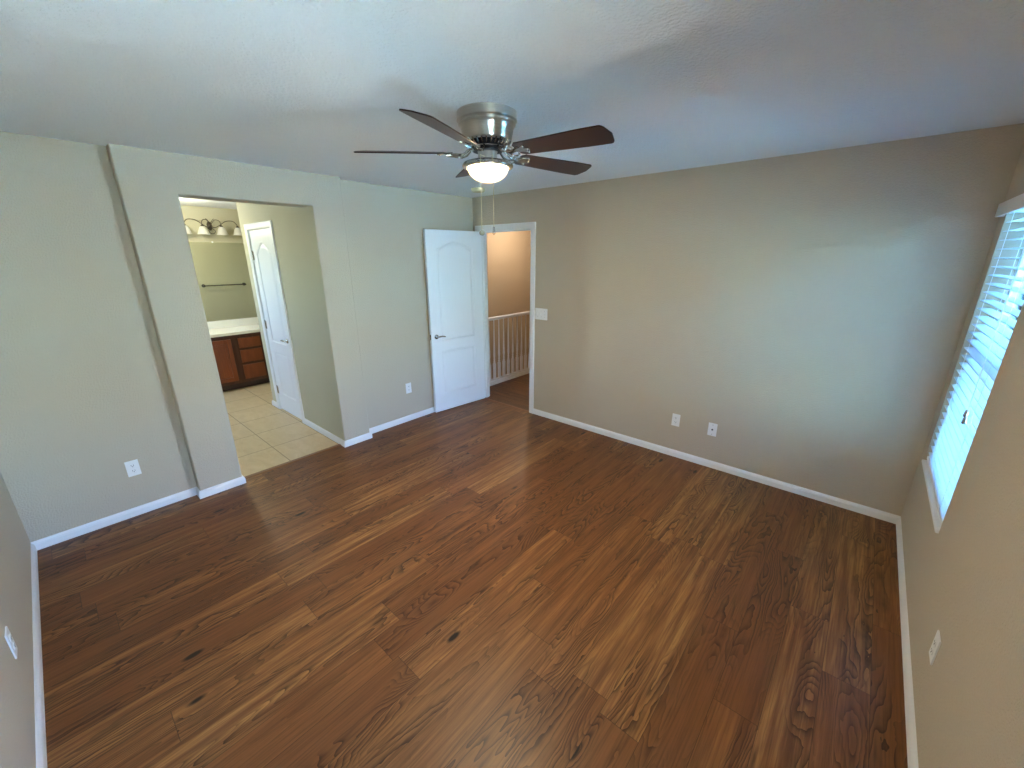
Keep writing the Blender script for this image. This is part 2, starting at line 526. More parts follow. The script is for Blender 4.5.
# bathroom shell
BX, BY = -1.72, -1.8893       # outer corner of the closet box, passage wall plane
CX0, CX1, CZ = -1.49, -.868, 2.04
m = MB()
m.prism(rounded([(BX, BY), (CX0 - .02, BY), (CX0 - .02, BY + .115), (BX, BY + .115)], [RB, 0, 0, 0]), 0, H)
m.box(CX1 + .02, BY, 0, -.115, BY + .115, H); m.box(CX0 - .02, BY, CZ + .02, CX1 + .02, BY + .115, H)
struct(m.build('wall_passage', M_wallb), 'cream wall on the right of the bathroom passage holding the narrow white door', 'wall')
m = MB()
m.box(BX, BY + .115, 0, BX + .115, -.87, H); m.box(BX, -.25, 0, BX + .115, 0, H); m.box(BX, -.87, 2.06, BX + .115, -.25, H)
struct(m.build('wall_closet', M_wallb), 'olive cream wall reflected in the bathroom mirror behind the towel bar', 'wall')
struct(MB().box(-3.39, -5.1, 0, -3.27, 0, H).build('wall_vanity', M_wallb), 'cream wall behind the vanity, mirror and vanity lamp', 'wall')
m = MB()
m.box(-3.39, -5.2, 0, -3.0, -5.1, H); m.box(-2.3, -5.2, 0, 0, -5.1, H); m.box(-3.0, -5.2, 0, -2.3, -5.1, 1.4); m.box(-3.0, -5.2, 2.15, -2.3, -5.1, H)
struct(m.build('wall_bathroom_front', M_wallb), 'cream bathroom wall with the daylight window out of view', 'wall')
struct(MB().box(-.115, -5.2, 0, 0, -D - .12, H).build('wall_bathroom_side', M_wallb), 'cream bathroom wall out of view beside the passage', 'wall')
struct(MB().box(-3.39, 0, 0, -1.45, .115, H).build('wall_bathroom_back', M_wallb), 'cream wall at the back of the bathroom', 'wall')

# hall shell
struct(MB().box(-1.45, .115, -2.7, -1.35, 3.3, H).build('wall_stairwell', M_wallh), 'warm tan wall across the stairwell behind the white railing', 'wall')
struct(MB().box(1.6, .115, 0, 1.7, 3.3, H).build('wall_hall', M_wallh), 'tan hall wall out of view', 'wall')
struct(MB().box(-1.35, 3.2, -2.7, 1.6, 3.3, H).build('wall_hall_back', M_wallh), 'tan wall at the end of the hall', 'wall')
struct(MB().box(-1.35, .115, -2.8, -.2, 3.2, -2.7).build('floor_stairwell', M_floorh), 'dark floor at the foot of the stairwell', 'floor')
struct(MB().box(-.29, .115, -2.7, -.2, 3.2, -.1).build('wall_landing', M_wallh), 'tan wall below the landing edge', 'wall')
struct(MB().box(-1.35, 0.0, -2.7, -.29, .115, 0).build('wall_stairwell_front', M_wallh), 'tan wall at the near end of the stairwell', 'wall')

# baseboards
BBH = .062
BP = [(0, 0), (.0135, 0), (.0135, .040), (.0115, .044), (.0115, .049), (.007, .057), (.004, BBH), (0, BBH)]
def baseboard(name, path, label):
    o = MB().sweep(path, BP).build(name, M_trim)
    struct(o, label, 'baseboard')
    return o
baseboard('baseboard_right', [(W, -.0136), (W, -D + .0136)][::-1], 'white baseboard at the foot of the right window wall')
baseboard('baseboard_left_south', [(-.05, -2.7663), (P, -2.7663), (P, -3.0522), (0, -3.0522), (0, -D)][::1], 'white baseboard on the left wall from the corner to the bathroom opening')
baseboard('baseboard_left_north', [(0, 0), (0, -1.6209), (P, -1.6209), (P, -1.8893), (.0, -1.8893), (-.803, -1.8893)], 'white baseboard wrapping the right pier of the bathroom opening up to the hall door')
baseboard('baseboard_back', [(W, 0), (.931, 0)], 'white baseboard along the long blank back wall')
baseboard('baseboard_front', [(0.0136, -D), (W, -D)], 'white baseboard at the far left edge of the floor')
baseboard('baseboard_closet', [(CX0 - .0635, BY), (BX, BY), (BX, -.94)], 'white baseboard wrapping the bathroom box corner')
struct(MB().prism([(-.012, 0), (-.005, .006), (.03, .007), (.042, 0)], 0, .875,
                  Matrix(((1, 0, 0, 0), (0, 0, 1, -2.765), (0, 1, 0, 0), (0, 0, 0, 1)))).build('trim_1', simple('brown_threshold', srgb(120, 80, 50), .4)),
       'brown wooden threshold strip between plank floor and bathroom tile', 'threshold')
struct(MB().prism([(-.012, 0), (-.005, .004), (.025, .005), (.034, 0)], 0, .776,
                  Matrix(((0, 0, 1, .0935), (1, 0, 0, .0), (0, 1, 0, 0), (0, 0, 0, 1)))).build('trim_2', simple('brown_threshold_hall', srgb(128, 84, 54), .4)),
       'thin brown threshold strip on the floor of the hall doorway', 'threshold')

# ------------------------------------------------------------------ door casings
CP = [(0, 0), (0, .0105), (.012, .0125), (.040, .0145), (.054, .0165), (.059, .014), (.059, 0)]   # (away from opening, out of wall)
def casing(name, x0, x1, z1, M, label, depth=.115, jamb=.018, inner=True):
    """x0..x1 opening inside the jambs; local y is out of the wall (negative = into the room)"""
    m = MB()
    rev = .004
    pth = [(x0 - rev, 0), (x0 - rev, z1 + rev), (x1 + rev, z1 + rev), (x1 + rev, 0)]
    tmp = MB().sweep(pth, [(d, t) for d, t in CP])          # swept in (x,z) plane, profile height = out of wall
    bmesh.ops.transform(tmp.bm, matrix=Matrix(((1, 0, 0, 0), (0, 0, -1, 0), (0, 1, 0, 0), (0, 0, 0, 1))), verts=tmp.bm.verts)
    me = bpy.data.meshes.new('t'); tmp.bm.to_mesh(me); tmp.bm.free()
    m.bm.from_mesh(me); bpy.data.meshes.remove(me)
    m.box(x0 - jamb, 0, 0, x0, depth, z1 + jamb); m.box(x1, 0, 0, x1 + jamb, depth, z1 + jamb); m.box(x0, 0, z1, x1, depth, z1 + jamb)
    m.box(x0, .045, 0, x0 + .012, .08, z1); m.box(x1 - .012, .045, 0, x1, .08, z1); m.box(x0, .045, z1 - .012, x1, .08, z1)
    o = m.build(name, M_trim, M=M)
    return struct(o, label, 'door casing')

casing('trim_3', DX0 + .018, DX1 - .0, DZ - .003, Matrix.Identity(4), 'white casing and jamb around the hall doorway')
casing('trim_4', CX0, CX1, CZ, Matrix.Translation((0, BY, 0)), 'white casing around the narrow closed bathroom door')
casing('trim_5', .27, .85, CZ, Matrix.Translation((BX, 0, 0)) @ Matrix.Rotation(-pi / 2, 4, 'Z'), 'white casing edge reflected at the right side of the bathroom mirror')

# ------------------------------------------------------------------ doors
def offset_loop(pts, d):
    n = len(pts); out = []
    P_ = [Vector(p) for p in pts]
    for i in range(n):
        d0 = (P_[i] - P_[i - 1]).normalized(); d1 = (P_[(i + 1) % n] - P_[i]).normalized()
        n0 = Vector((-d0.y, d0.x)); n1 = Vector((-d1.y, d1.x)); q = (n0 + n1).normalized(); q = q / max(q.dot(n0), .35)
        out.append((P_[i].x + q.x * d, P_[i].y + q.y * d))
    return out


def panel_loop(x0, x1, z0, z1, rise):
    pts = [(x0, z0), (x1, z0)]
    if rise <= 0: return pts + [(x1, z1), (x0, z1)]
    n = 22
    for i in range(n + 1):
        s = i / n
        a = min(max((s - .07) / .86, 0), 1)
        e = sin(pi * a)
        pts.append((x1 + (x0 - x1) * s, z1 - rise + rise * e ** .85))
    return pts


def door_leaf(name, w, h, panels, th=.035):
    """leaf in the x-z plane: x 0..w, y -th/2..th/2, with moulded panels on both faces"""
    bm = bmesh.new()
    outer = [(0, 0), (w, 0), (w, h), (0, h)]
    steps = [(0, 0), (.004, .004), (.010, .0095), (.020, .0105), (.026, .006), (.040, .0025), (.050, .001)]
    for sgn in (-1, 1):
        Y = sgn * th / 2
        loops = [outer] + panels
        vl = [[Vector((x, 0, z)) for x, z in lp] for lp in loops]
        tri = tessellate_polygon(vl)
        flat = [bm.verts.new((v.x, Y, v.z)) for lp in vl for v in lp]
        for a, b, c in tri:
            try: bm.faces.new([flat[a], flat[b], flat[c]])
            except ValueError: pass
        base = 4
        for lp in panels:
            prev = flat[base:base + len(lp)]; base += len(lp)
            for off, dep in steps[1:]:
                ol = offset_loop(lp, off)
                cur = [bm.verts.new((x, Y - sgn * dep, z)) for x, z in ol]
                k = len(cur)
                for i in range(k): bm.faces.new([prev[i], prev[(i + 1) % k], cur[(i + 1) % k], cur[i]])
                prev = cur
            c = tessellate_polygon([[v.co.copy() for v in prev]])
            for a in c:
                try: bm.faces.new([prev[i] for i in a])
                except ValueError: pass
    c = [[bm.verts.new((x, y, z)) for x, z in outer] for y in (-th / 2, th / 2)]
    for i in range(4): bm.faces.new([c[0][i], c[0][(i + 1) % 4], c[1][(i + 1) % 4], c[1][i]])
    bmesh.ops.remove_doubles(bm, verts=bm.verts, dist=1e-5)
    bmesh.ops.recalc_face_normals(bm, faces=bm.faces)
    me = bpy.data.meshes.new(name); bm.to_mesh(me); bm.free()
    me.materials.append(M_door)
    o = bpy.data.objects.new(name, me)
    return link(o)


def lever(parent, x, z, side, dirx, th=.035, length=.105):
    """lever handle on one face: side -1 or +1 in y, lever points along dirx"""
    m = MB()
    R = Matrix.Translation((x, side * th / 2, z)) @ Matrix.Rotation(-side * pi / 2, 4, 'X')
    m.lathe([(.026, 0), (.027, .004), (.024, .009), (.013, .012), (.010, .016), (.010, .034)], 24, R)
    y = side * (th / 2 + .032)
    m.tube([(x - dirx * .008, y, z), (x + dirx * .02, y + side * .004, z + .003), (x + dirx * .06, y + side * .003, z + .004),
            (x + dirx * length * .86, y, z - .002), (x + dirx * length, y - side * .004, z - .008)], [.009, .0095, .0085, .007, .005], 12)
    return m.build('door_handle', M_chrome, parent, smooth=True)


def hinge(parent, x, y, z):
    m = MB()
    m.lathe([(.0055, -.046), (.0055, .046)], 12, Matrix.Translation((x, y, z)))
    m.lathe([(.004, .046), (.0065, .05), (.003, .054)], 12, Matrix.Translation((x, y, z)))
    m.box(x, y - .002, z - .044, x + .03, y + .001, z + .044)
    return m.build('hinge', M_nickel, parent, smooth=True)


LW = .749
pn = [panel_loop(.132, LW - .132, .205, .725, 0), panel_loop(.132, LW - .132, .84, 1.915, .068)]
d1 = door_leaf('door_1', LW, 2.03, pn)
d1['kind'] = 'structure'
tag(d1, 'white two-panel arched bedroom door standing open against the left wall', 'door')
ANG = -1.668
hx, hy = .1366, -.004
off = Vector((sin(ANG), -cos(ANG), 0)) * 0.0175      # leaf sits on the wall side of its visible face
d1.location = (hx + off.x, hy + off.y, .010)
d1.rotation_euler = (0, 0, ANG)
lever(d1, LW - .065, .895, 1, -1)
m = MB(); m.lathe([(.026, 0), (.027, .004), (.022, .010), (.012, .014)], 24, Matrix.Translation((LW - .065, -.0175, .895)) @ Matrix.Rotation(pi / 2, 4, 'X'))
m.build('door_handle', M_chrome, d1, smooth=True)
MB().box(LW, -.012, .865, LW + .0015, .012, .925).build('latch_plate', M_nickel, d1)
for z in (.24, 1.02, 1.80): hinge(d1, -.004, -.021, z)

w2 = CX1 - CX0 - .006
pn2 = [panel_loop(.11, w2 - .11, .205, .725, 0), panel_loop(.11, w2 - .11, .84, 1.90, .10)]
d2 = door_leaf('door_2', w2, 2.025, pn2)
d2['kind'] = 'structure'
tag(d2, 'narrow white arched-panel door closed in the bathroom passage wall', 'door')
d2.location = (CX0 + .003, BY + .0215, .012)
lever(d2, w2 - .06, .90, -1, -1)
for z in (.24, 1.02, 1.77): hinge(d2, -.001, -.021, z)

# ------------------------------------------------------------------ bedroom window and blinds
def window_unit(n, a, b, label, sill=True):
    fr = empty('window_%d' % n, (W, (a + b) / 2, WZ0)); fr['kind'] = 'structure'; tag(fr, label, 'window')
    hw = (b - a) / 2; hh = WZ1 - WZ0
    T = Matrix.Identity(4)
    m = MB()
    x0, x1 = .095, .145
    m.box(x0, -hw, 0, x1, -hw + .045, hh); m.box(x0, hw - .045, 0, x1, hw, hh)
    m.box(x0, -hw + .045, 0, x1, hw - .045, .05); m.box(x0, -hw + .045, hh - .045, x1, hw - .045, hh)
    m.box(x0 - .008, -hw + .045, .70, x1 - .012, hw - .045, .745)
    m.box(x0 - .004, -hw + .045, .05, x1 - .02, -hw + .075, .70); m.box(x0 - .004, hw - .075, .05, x1 - .02, hw - .045, .70)
    m.build('window_frame', M_trim, fr, bevel=.003)
    MB().box(.122, -hw + .04, .04, .126, hw - .04, hh - .04).build('glass_pane', M_tintglass if n == 1 else M_glass, fr)
    MB().box(-.012, -hw - .0, -.016, .094, hw + .0, .002).build('window_sill', M_trim, fr, bevel=.004)
    return fr
window_unit(1, WY0, WY1, 'white single-hung window behind the blinds in the right wall')
window_unit(2, W2Y0, W2Y1, 'matching bedroom window beside the camera, out of view')


def blind(a, b, label, tilt=8):
    hw = (b - a) / 2 - .004
    root = empty('window_blind', (W, (a + b) / 2, WZ0)); tag(root, label, 'window blind')
    hh = WZ1 - WZ0
    xc = .031
    MB().box(xc - .027, -hw, hh - .048, xc + .027, hw, hh - .008).build('headrail', M_trim, root, bevel=.002)
    m = MB()
    hv = hw + .03
    m.prism([(-.036, -hv), (-.026, -hv), (-.026, hv), (-.036, hv)], hh - .078, hh - .014)
    m.prism([(-.036, -hv), (-.003, -hv), (-.003, -hv + .008), (-.036, -hv + .008)], hh - .078, hh - .014)
    m.prism([(-.036, hv - .008), (-.003, hv - .008), (-.003, hv), (-.036, hv)], hh - .078, hh - .014)
    m.build('valance', M_trim, root, bevel=.002)
    m = MB()
    z = .055; t = radians(tilt)
    zs = []
    while z < hh - .06:
        R = Matrix.Translation((xc, 0, z)) @ Matrix.Rotation(t, 4, 'Y')
        m.prism([(-.025, -.0016), (-.012, 0), (0, .0006), (.012, 0), (.025, -.0016), (.025, .0018), (.012, .0034), (0, .004), (-.012, .0034), (-.025, .0018)],
                -hw, hw, R @ Matrix(((1, 0, 0, 0), (0, 0, 1, 0), (0, 1, 0, 0), (0, 0, 0, 1))))
        zs.append(z); z += .0436
    m.build('slats', M_slat, root)
    MB().box(xc - .026, -hw, .012, xc + .026, hw, .032).build('bottom_rail', M_trim, root, bevel=.003)
    for yy in (-hw + .15, 0.0 if hw > .5 else None, hw - .15):
        if yy is None: continue
        m = MB()
        for x in (xc - .028, xc + .028): m.tube([(x, yy, .03), (x, yy, hh - .05)], .0011, 6)
        for q in zs: m.tube([(xc - .028, yy + .004, q - .002), (xc + .028, yy + .004, q - .002)], .0007, 4)
        m.build('ladder_cord', M_plate, root)
    ly = -hw + .17
    MB().tube([(-.012, ly, hh - .05), (-.014, ly, .50)], .0012, 6).tube([(-.012, ly + .012, hh - .05), (-.014, ly + .012, .53)], .0012, 6).build('lift_cord', M_plate, root)
    m = MB()
    for dy, zz in ((0, .47), (.012, .50)):
        m.lathe([(.003, .034), (.006, .028), (.0085, .006), (.007, 0)], 14, Matrix.Translation((-.014, ly + dy, zz)))
    m.build('cord_tassel', M_nickel, root, smooth=True)
    return root
blind(WY0, WY1, 'white horizontal slat blind over the window in the right wall', -2)

# bathroom window (daylight source, out of view)
m = MB()
for a, b, c, d in ((-3.0, 1.4, -2.96, 2.15), (-2.34, 1.4, -2.3, 2.15), (-2.96, 1.4, -2.34, 1.44), (-2.96, 2.11, -2.34, 2.15)): m.box(a, -5.19, b, c, -5.13, d)
w3 = m.build('window_3', M_trim); struct(w3, 'white framed bathroom window out of view', 'window')
MB().box(-2.98, -5.165, 1.42, -2.32, -5.16, 2.13).build('glass_pane', M_glass, w3)

# outside
struct(MB().box(-30, -40, -3.6, 60, 40, -3.5).build('ground_outside', M_ground), 'pale gravel ground outside the window', 'ground')

hb = empty('sky_block_house', (14.5, -5.6, -3.5)); tag(hb, 'unseen tan house shape with a low roof, added to block sky across from the side window', 'house'); hb['kind'] = 'structure'  # added out of view to hide sky and warm the light on the left wall
m = MB(); m.box(-2.5, -4.2, 0, 2.5, 4.2, 6.6); m.build('sky_block_wall', M_stucco, hb)
m = MB(); m.prism([(-3.0, 6.55), (3.0, 6.55), (0, 8.1)], -4.6, 4.6, Matrix(((1, 0, 0, 0), (0, 0, 1, 0), (0, 1, 0, 0), (0, 0, 0, 1)))); m.build('sky_block_roof', simple('clay_roof_tile', srgb(150, 104, 78), .8), hb)
m = MB()
for y_ in (-3.1, 1.9):
    m.box(-2.56, y_, 4.2, -2.5, y_ + 1.2, 4.28); m.box(-2.56, y_, 5.42, -2.5, y_ + 1.2, 5.5); m.box(-2.56, y_, 4.28, -2.5, y_ + .08, 5.42); m.box(-2.56, y_ + 1.12, 4.28, -2.5, y_ + 1.2, 5.42); m.box(-2.56, y_ + .57, 4.28, -2.5, y_ + .63, 5.42)
m.build('window_frame', M_trim, hb)

# ------------------------------------------------------------------ ceiling fan
FX, FY = 2.147, -1.949
fan = empty('ceiling_fan', (FX, FY, H)); tag(fan, 'brushed nickel ceiling fan with five dark walnut blades and a lit glass bowl', 'ceiling fan')
z = lambda v: v - H
m = MB()
m.lathe([(.100, z(2.409)), (.137, z(2.409)), (.142, z(2.405)), (.143, z(2.372)), (.140, z(2.368)), (.133, z(2.366)), (.133, z(2.361)), (.136, z(2.359)), (.136, z(2.354)), (.130, z(2.350)),
         (.127, z(2.347)), (.122, z(2.325)), (.118, z(2.300)), (.1165, z(2.292)), (.112, z(2.287)), (.09, z(2.287))], 56)
m.build('motor_housing', M_spun, fan, smooth=True)
m = MB(); m.lathe([(.088, z(2.288)), (.088, z(2.262)), (.072, z(2.258)), (.072, z(2.246)), (.04, z(2.244))], 40)
m.build('motor', M_black, fan, smooth=True)
m = MB()
for i in range(30):
    a = 2 * pi * i / 30
    R = Matrix.Rotation(a, 4, 'Z')
    m.tube([R @ Vector((.112, 0, z(2.288))), R @ Vector((.104, 0, z(2.276))), R @ Vector((.080, 0, z(2.264)))], .0042, 6)
m.lathe([(.078, z(2.266)), (.084, z(2.266)), (.084, z(2.258)), (.078, z(2.258)), ], 40, cap=False)
m.build('vent_fins', M_nickel, fan, smooth=True)
m = MB(); m.lathe([(.052, z(2.250)), (.050, z(2.246)), (.046, z(2.242)), (.046, z(2.206)), (.050, z(2.202)), (.060, z(2.200))], 36)
m.build('neck', M_spun, fan, smooth=True)
m = MB(); m.lathe([(.05, z(2.203)), (.100, z(2.200)), (.114, z(2.196)), (.122, z(2.188)), (.1235, z(2.181)), (.120, z(2.174)), (.112, z(2.171)), (.103, z(2.172)), (.103, z(2.180)), (.04, z(2.182))], 56)
m.build('light_fitter_rim', M_nickel, fan, smooth=True)
m = MB()
pr = [(.101 * cos(t_ * pi / 2 / 12), z(2.176) - .070 * sin(t_ * pi / 2 / 12)) for t_ in range(12)] + [(.003, z(2.106))]
m.lathe(pr, 48)
m.build('glass_bowl', M_bowl, fan, smooth=True)
TILT = -.24
BZ = z(2.237)
DROOP = Matrix.Rotation(.027, 4, 'Y') @ Matrix.Rotation(-.008, 4, 'X')
for k in range(5):
    A = .0474 + k * 2 * pi / 5
    Rz = Matrix.Rotation(A, 4, 'Z')
    Tm = Matrix.Translation((0, 0, BZ)) @ DROOP @ Rz @ Matrix.Rotation(TILT, 4, 'X')
    r0, r1 = .175, .648
    pts = []
    def hwid(r): return .052 + (.069 - .052) * min(1, (r - r0) / (.36))
    for (r, s_) in [(r0, -.7), (r0 + .02, -1), (.30, -1), (.42, -1), (.52, -1), (r1 - .032, -1)]: pts.append((r, s_ * hwid(r)))
    for j in range(1, 6):
        t_ = j / 6 * pi / 2; pts.append((r1 - .032 + .022 * sin(t_), -hwid(r1) + .032 * (1 - cos(t_))))
    for yy in (-.02, 0, .02): pts.append((r1 - .010 + .010 * (1 - (yy / .03) ** 2), yy))
    for j in range(5, 0, -1):
        t_ = j / 6 * pi / 2; pts.append((r1 - .032 + .022 * sin(t_), hwid(r1) - .032 * (1 - cos(t_))))
    for (r, s_) in [(r1 - .032, 1), (.52, 1), (.42, 1), (.30, 1), (r0 + .02, 1), (r0, .7)]: pts.append((r, s_ * hwid(r)))
    m = MB(); m.prism(pts, -.0028, .0028)
    b = m.build('fan_blade', M_blade, fan, bevel=.0015)
    b.matrix_local = Tm
    # scrolled blade iron, built in the blade's own frame
    Ti = Tm.inverted() @ Rz
    m = MB()
    Z2 = lambda v: v - H
    for s_ in (-1, 1):
        m.tube([Ti @ Vector(q) for q in [(.066, s_ * .012, Z2(2.2650)), (.085, s_ * .020, Z2(2.2530)), (.105, s_ * .024, Z2(2.2350)), (.128, s_ * .020, Z2(2.2250)), (.150, s_ * .010, Z2(2.2260)), (.172, s_ * .012, Z2(2.2300)), (.20, s_ * .026, Z2(2.2315 - s_ * .004))]],
               [.006, .0058, .0055, .0055, .005, .005, .004], 8)
        cc = [Vector((.150 + .022 * cos(u_), s_ * (.030 + .014 * sin(u_)), -.006)) for u_ in [i * pi * 1.6 / 10 - .4 for i in range(11)]]
        m.tube(cc, .0038, 6)
    m.prism([(.170, -.012), (.205, -.018), (.228, -.034), (.236, -.026), (.222, -.008), (.246, -.005), (.246, .005), (.222, .008), (.236, .026), (.228, .034), (.205, .018), (.170, .012)], -.0072, -.003)
    for (sx, sy) in ((.229, -.027), (.229, .027), (.240, 0)): m.lathe([(.005, 0), (.004, -.003)], 10, Matrix.Translation((sx, sy, -.007)))
    ir = m.build('blade_iron', M_nickel, b, smooth=True)
# pull chains: beads on a string, hanging from the neck side facing the room
for (du, label, fob, zb) in ((-.027, 'chain ending in a round grey disc', 0, 1.885), (.030, 'chain ending in a clear fob', 1, 1.90)):
    px, py = du * cos(YAW) + .128 * sin(YAW), du * sin(YAW) - .128 * cos(YAW)
    if fob: px, py = du * cos(YAW) - .0 * sin(YAW), du * sin(YAW)
    if fob: px, py = du * cos(YAW) + .126 * sin(YAW), du * sin(YAW) - .126 * cos(YAW)
    m = MB()
    m.tube([(px * .4, py * .4, z(2.215)), (px, py, z(2.206)), (px * 1.0, py * 1.0, z(2.15)), (px, py, z(zb))], .0011, 6)
    zz = 2.17
    while zz > zb:
        m.lathe([(.0006, .0016), (.0018, 0), (.0006, -.0016)], 6, Matrix.Translation((px, py, z(zz)))); zz -= .006
    ch = m.build('pull_chain', M_beige, fan)
    ch['label'] = label
    m = MB()
    if not fob:
        Rf = Matrix.Translation((px, py, z(zb - .012))) @ Matrix.Rotation(YAW, 4, 'Z') @ Matrix.Rotation(pi / 2, 4, 'X')
        m.lathe([(.004, -.0035), (.0125, -.003), (.0135, 0), (.0125, .003), (.004, .0035)], 24, Rf)
        m.build('fob', M_nickel, ch, smooth=True)
    else:
        m.lathe([(.002, .0), (.0045, -.004), (.0065, -.03), (.005, -.036), (.001, -.038)], 14, Matrix.Translation((px, py, z(zb))))
        m.build('fob', M_clear, ch, smooth=True)

# smoke detector
sd = MB().lathe([(.068, H), (.07, H - .006), (.068, H - .022), (.055, H - .033), (.02, H - .036)][::-1], 40, Matrix.Translation((.53, -.42, 0))).build('smoke_detector', M_beige, smooth=True)
tag(sd, 'small round ivory smoke detector on the ceiling near the hall door', 'smoke detector')

# ------------------------------------------------------------------ outlets, jack, switch
def plate_frame(p, n):
    """matrix with local x along the wall, local z up, local -y out of the wall; n = direction out of the wall"""
    n = Vector(n); zz = Vector((0, 0, 1)); x = (-n).cross(zz) * -1
    x = zz.cross(n) * -1
    y = -n
    x = y.cross(zz)
    return Matrix(((x.x, y.x, 0, p[0]), (x.y, y.y, 0, p[1]), (0, 0, 1, p[2]), (0, 0, 0, 1)))


def cover(root, w=.070, h=.115):
    b = MB().box(-w / 2, -.006, -h / 2, w / 2, -.0002, h / 2).build('cover_plate', M_plate, root, bevel=.0025)
    return b


def outlet(p, n, label):
    root = empty('wall_outlet'); root.matrix_world = plate_frame(p, n); tag(root, label, 'outlet', 'duplex wall outlets')
    c = cover(root)
    for s_ in (-1, 1):
        m = MB()
        pts = [(.0165 * cos(a), s_ * .0195 + max(-.0125, min(.0125, .0165 * sin(a)))) for a in [i * 2 * pi / 28 for i in range(28)]]
        m.prism(pts, 0, .0025, Matrix(((1, 0, 0, 0), (0, 0, -1, -.0058), (0, 1, 0, 0), (0, 0, 0, 1))))
        r = m.build('receptacle', M_plate, root)
        m = MB()
        for x in (-.0062, .0062): m.box(x - .0011, -.0088, s_ * .0195 - .001, x + .0011, -.0082, s_ * .0195 + .0075)
        m.lathe([(.0026, 0), (.0026, .0006)], 12, Matrix.Translation((0, -.0082, s_ * .0195 - .0065)) @ Matrix.Rotation(pi / 2, 4, 'X'))
        m.build('slot', M_slot, r)
    MB().lathe([(.003, 0), (.0025, .001)], 12, Matrix.Translation((0, -.006, 0)) @ Matrix.Rotation(pi / 2, 4, 'X')).build('screw', M_plate, root)
    return root
outlet((0, -3.364, .355), (1, 0, 0), 'white duplex outlet on the left wall between the room corner and the bathroom opening')
outlet((0, -1.059, .378), (1, 0, 0), 'white duplex outlet on the left wall beside the open white door')
outlet((2.562, 0, .353), (0, -1, 0), 'white duplex outlet on the back wall, left of the cable jack plate')
outlet((1.405, -D, .329), (0, 1, 0), 'white outlet seen edge-on at the far left edge of the picture')
outlet((W, -1.605, .346), (-1, 0, 0), 'white outlet seen edge-on on the right wall below the window')

root = empty('cable_jack'); root.matrix_world = plate_frame((2.872, 0, .349), (0, -1, 0)); tag(root, 'white wall plate with a cable jack, right of the back wall outlet', 'cable jack')
cover(root)
MB().lathe([(.0075, 0), (.007, .0015), (.0045, .0015), (.0045, .010)], 12, Matrix.Translation((0, -.006, 0)) @ Matrix.Rotation(pi / 2, 4, 'X')).build('coax_connector', M_slot, root, smooth=True)
for q in (-.042, .042): MB().lathe([(.003, 0), (.0025, .001)], 12, Matrix.Translation((0, -.006, q)) @ Matrix.Rotation(pi / 2, 4, 'X')).build('screw', M_nickel, root)

root = empty('light_switch'); root.matrix_world = plate_frame((1.024, 0, 1.172), (0, -1, 0)); tag(root, 'white three-toggle light switch plate on the back wall beside the hall door', 'light switch')
cover(root, .163, .122)
for s_, tl in ((-2, .35), (0, -.35), (2, .35)):
    MB().box(s_ * .023 - .006, -.0075, -.012, s_ * .023 + .006, -.0055, .012).build('switch_bezel', M_plate, root, bevel=.001)
    MB().box(-.0042, -.014, -.006, .0042, 0, .006, Matrix.Translation((s_ * .023, -.007, 0)) @ Matrix.Rotation(tl, 4, 'X')).build('toggle', M_plate, root, bevel=.001)
    for q in (-.03, .03): MB().lathe([(.0028, 0), (.0022, .001)], 10, Matrix.Translation((s_ * .023, -.006, q)) @ Matrix.Rotation(pi / 2, 4, 'X')).build('screw', M_nickel, root)

# ------------------------------------------------------------------ hall railing
rail = empty('stair_railing', (-.235, .15, 0)); tag(rail, 'white wooden balustrade with turned balusters along the stairwell beyond the door', 'railing')
m = MB()
L0, L1 = -.03, 2.9
Mh = Matrix(((1, 0, 0, 0), (0, 0, 1, 0), (0, 1, 0, 0), (0, 0, 0, 1)))
m.prism([(-.026, .925), (.026, .925), (.031, .940), (.026, .960), (.012, .969), (-.012, .969), (-.026, .960), (-.031, .940)], L0, L1, Mh)
m.build('handrail', M_trim, rail, bevel=.003)
m = MB(); m.prism([(-.045, -.002), (.045, -.002), (.045, .030), (.032, .045), (.032, .068), (-.032, .068), (-.032, .045), (-.045, .030)], L0, L1, Mh)
m.build('shoe_rail', M_trim, rail, bevel=.002)
def baluster():
    m = MB()
    m.box(-.016, -.016, .066, .016, .016, .30)
    m.lathe([(.016, .298), (.013, .306), (.016, .315), (.0165, .322), (.012, .334), (.0105, .342), (.014, .352), (.014, .360), (.010, .372), (.013, .395), (.0155, .42), (.014, .47), (.0105, .60), (.0085, .80), (.0078, .93)], 16)
    return m.build('baluster', M_trim, rail, smooth=True)
b0 = baluster(); b0.location = (0, .02, 0)
for i in range(1, 28):
    c = b0.copy(); COL.objects.link(c); c.parent = rail; c.location = (0, .02 + i * .101, 0)

# ------------------------------------------------------------------ bathroom: vanity, counter, mirror, lamp, towel bar
VX = -2.745                                   # face frame plane
VY0, VY1 = -3.30, -1.35
van = empty('vanity_cabinet', (VX, VY1, 0)); tag(van, 'cherry wood bathroom vanity cabinet under the cream countertop', 'vanity cabinet')
def vbox(m, x0, y0, z0, x1, y1, z1): m.box(x0 - VX, y0 - VY1, z0, x1 - VX, y1 - VY1, z1)
m = MB(); vbox(m, -3.268, VY0, .09, VX - .018, VY1, .63); vbox(m, VX - .018, VY0, .09, VX, VY1, .765); vbox(m, -3.268, VY0, .63, VX - .018, -2.75, .765); vbox(m, -3.268, -2.05, .63, VX - .018, VY1, .765)
m.build('cabinet_body', M_cherry_shade, van, bevel=.0015)
m = MB(); vbox(m, -3.268, VY0, 0.0, VX - .07, VY1, .09); m.build('toe_kick', M_toe, van)


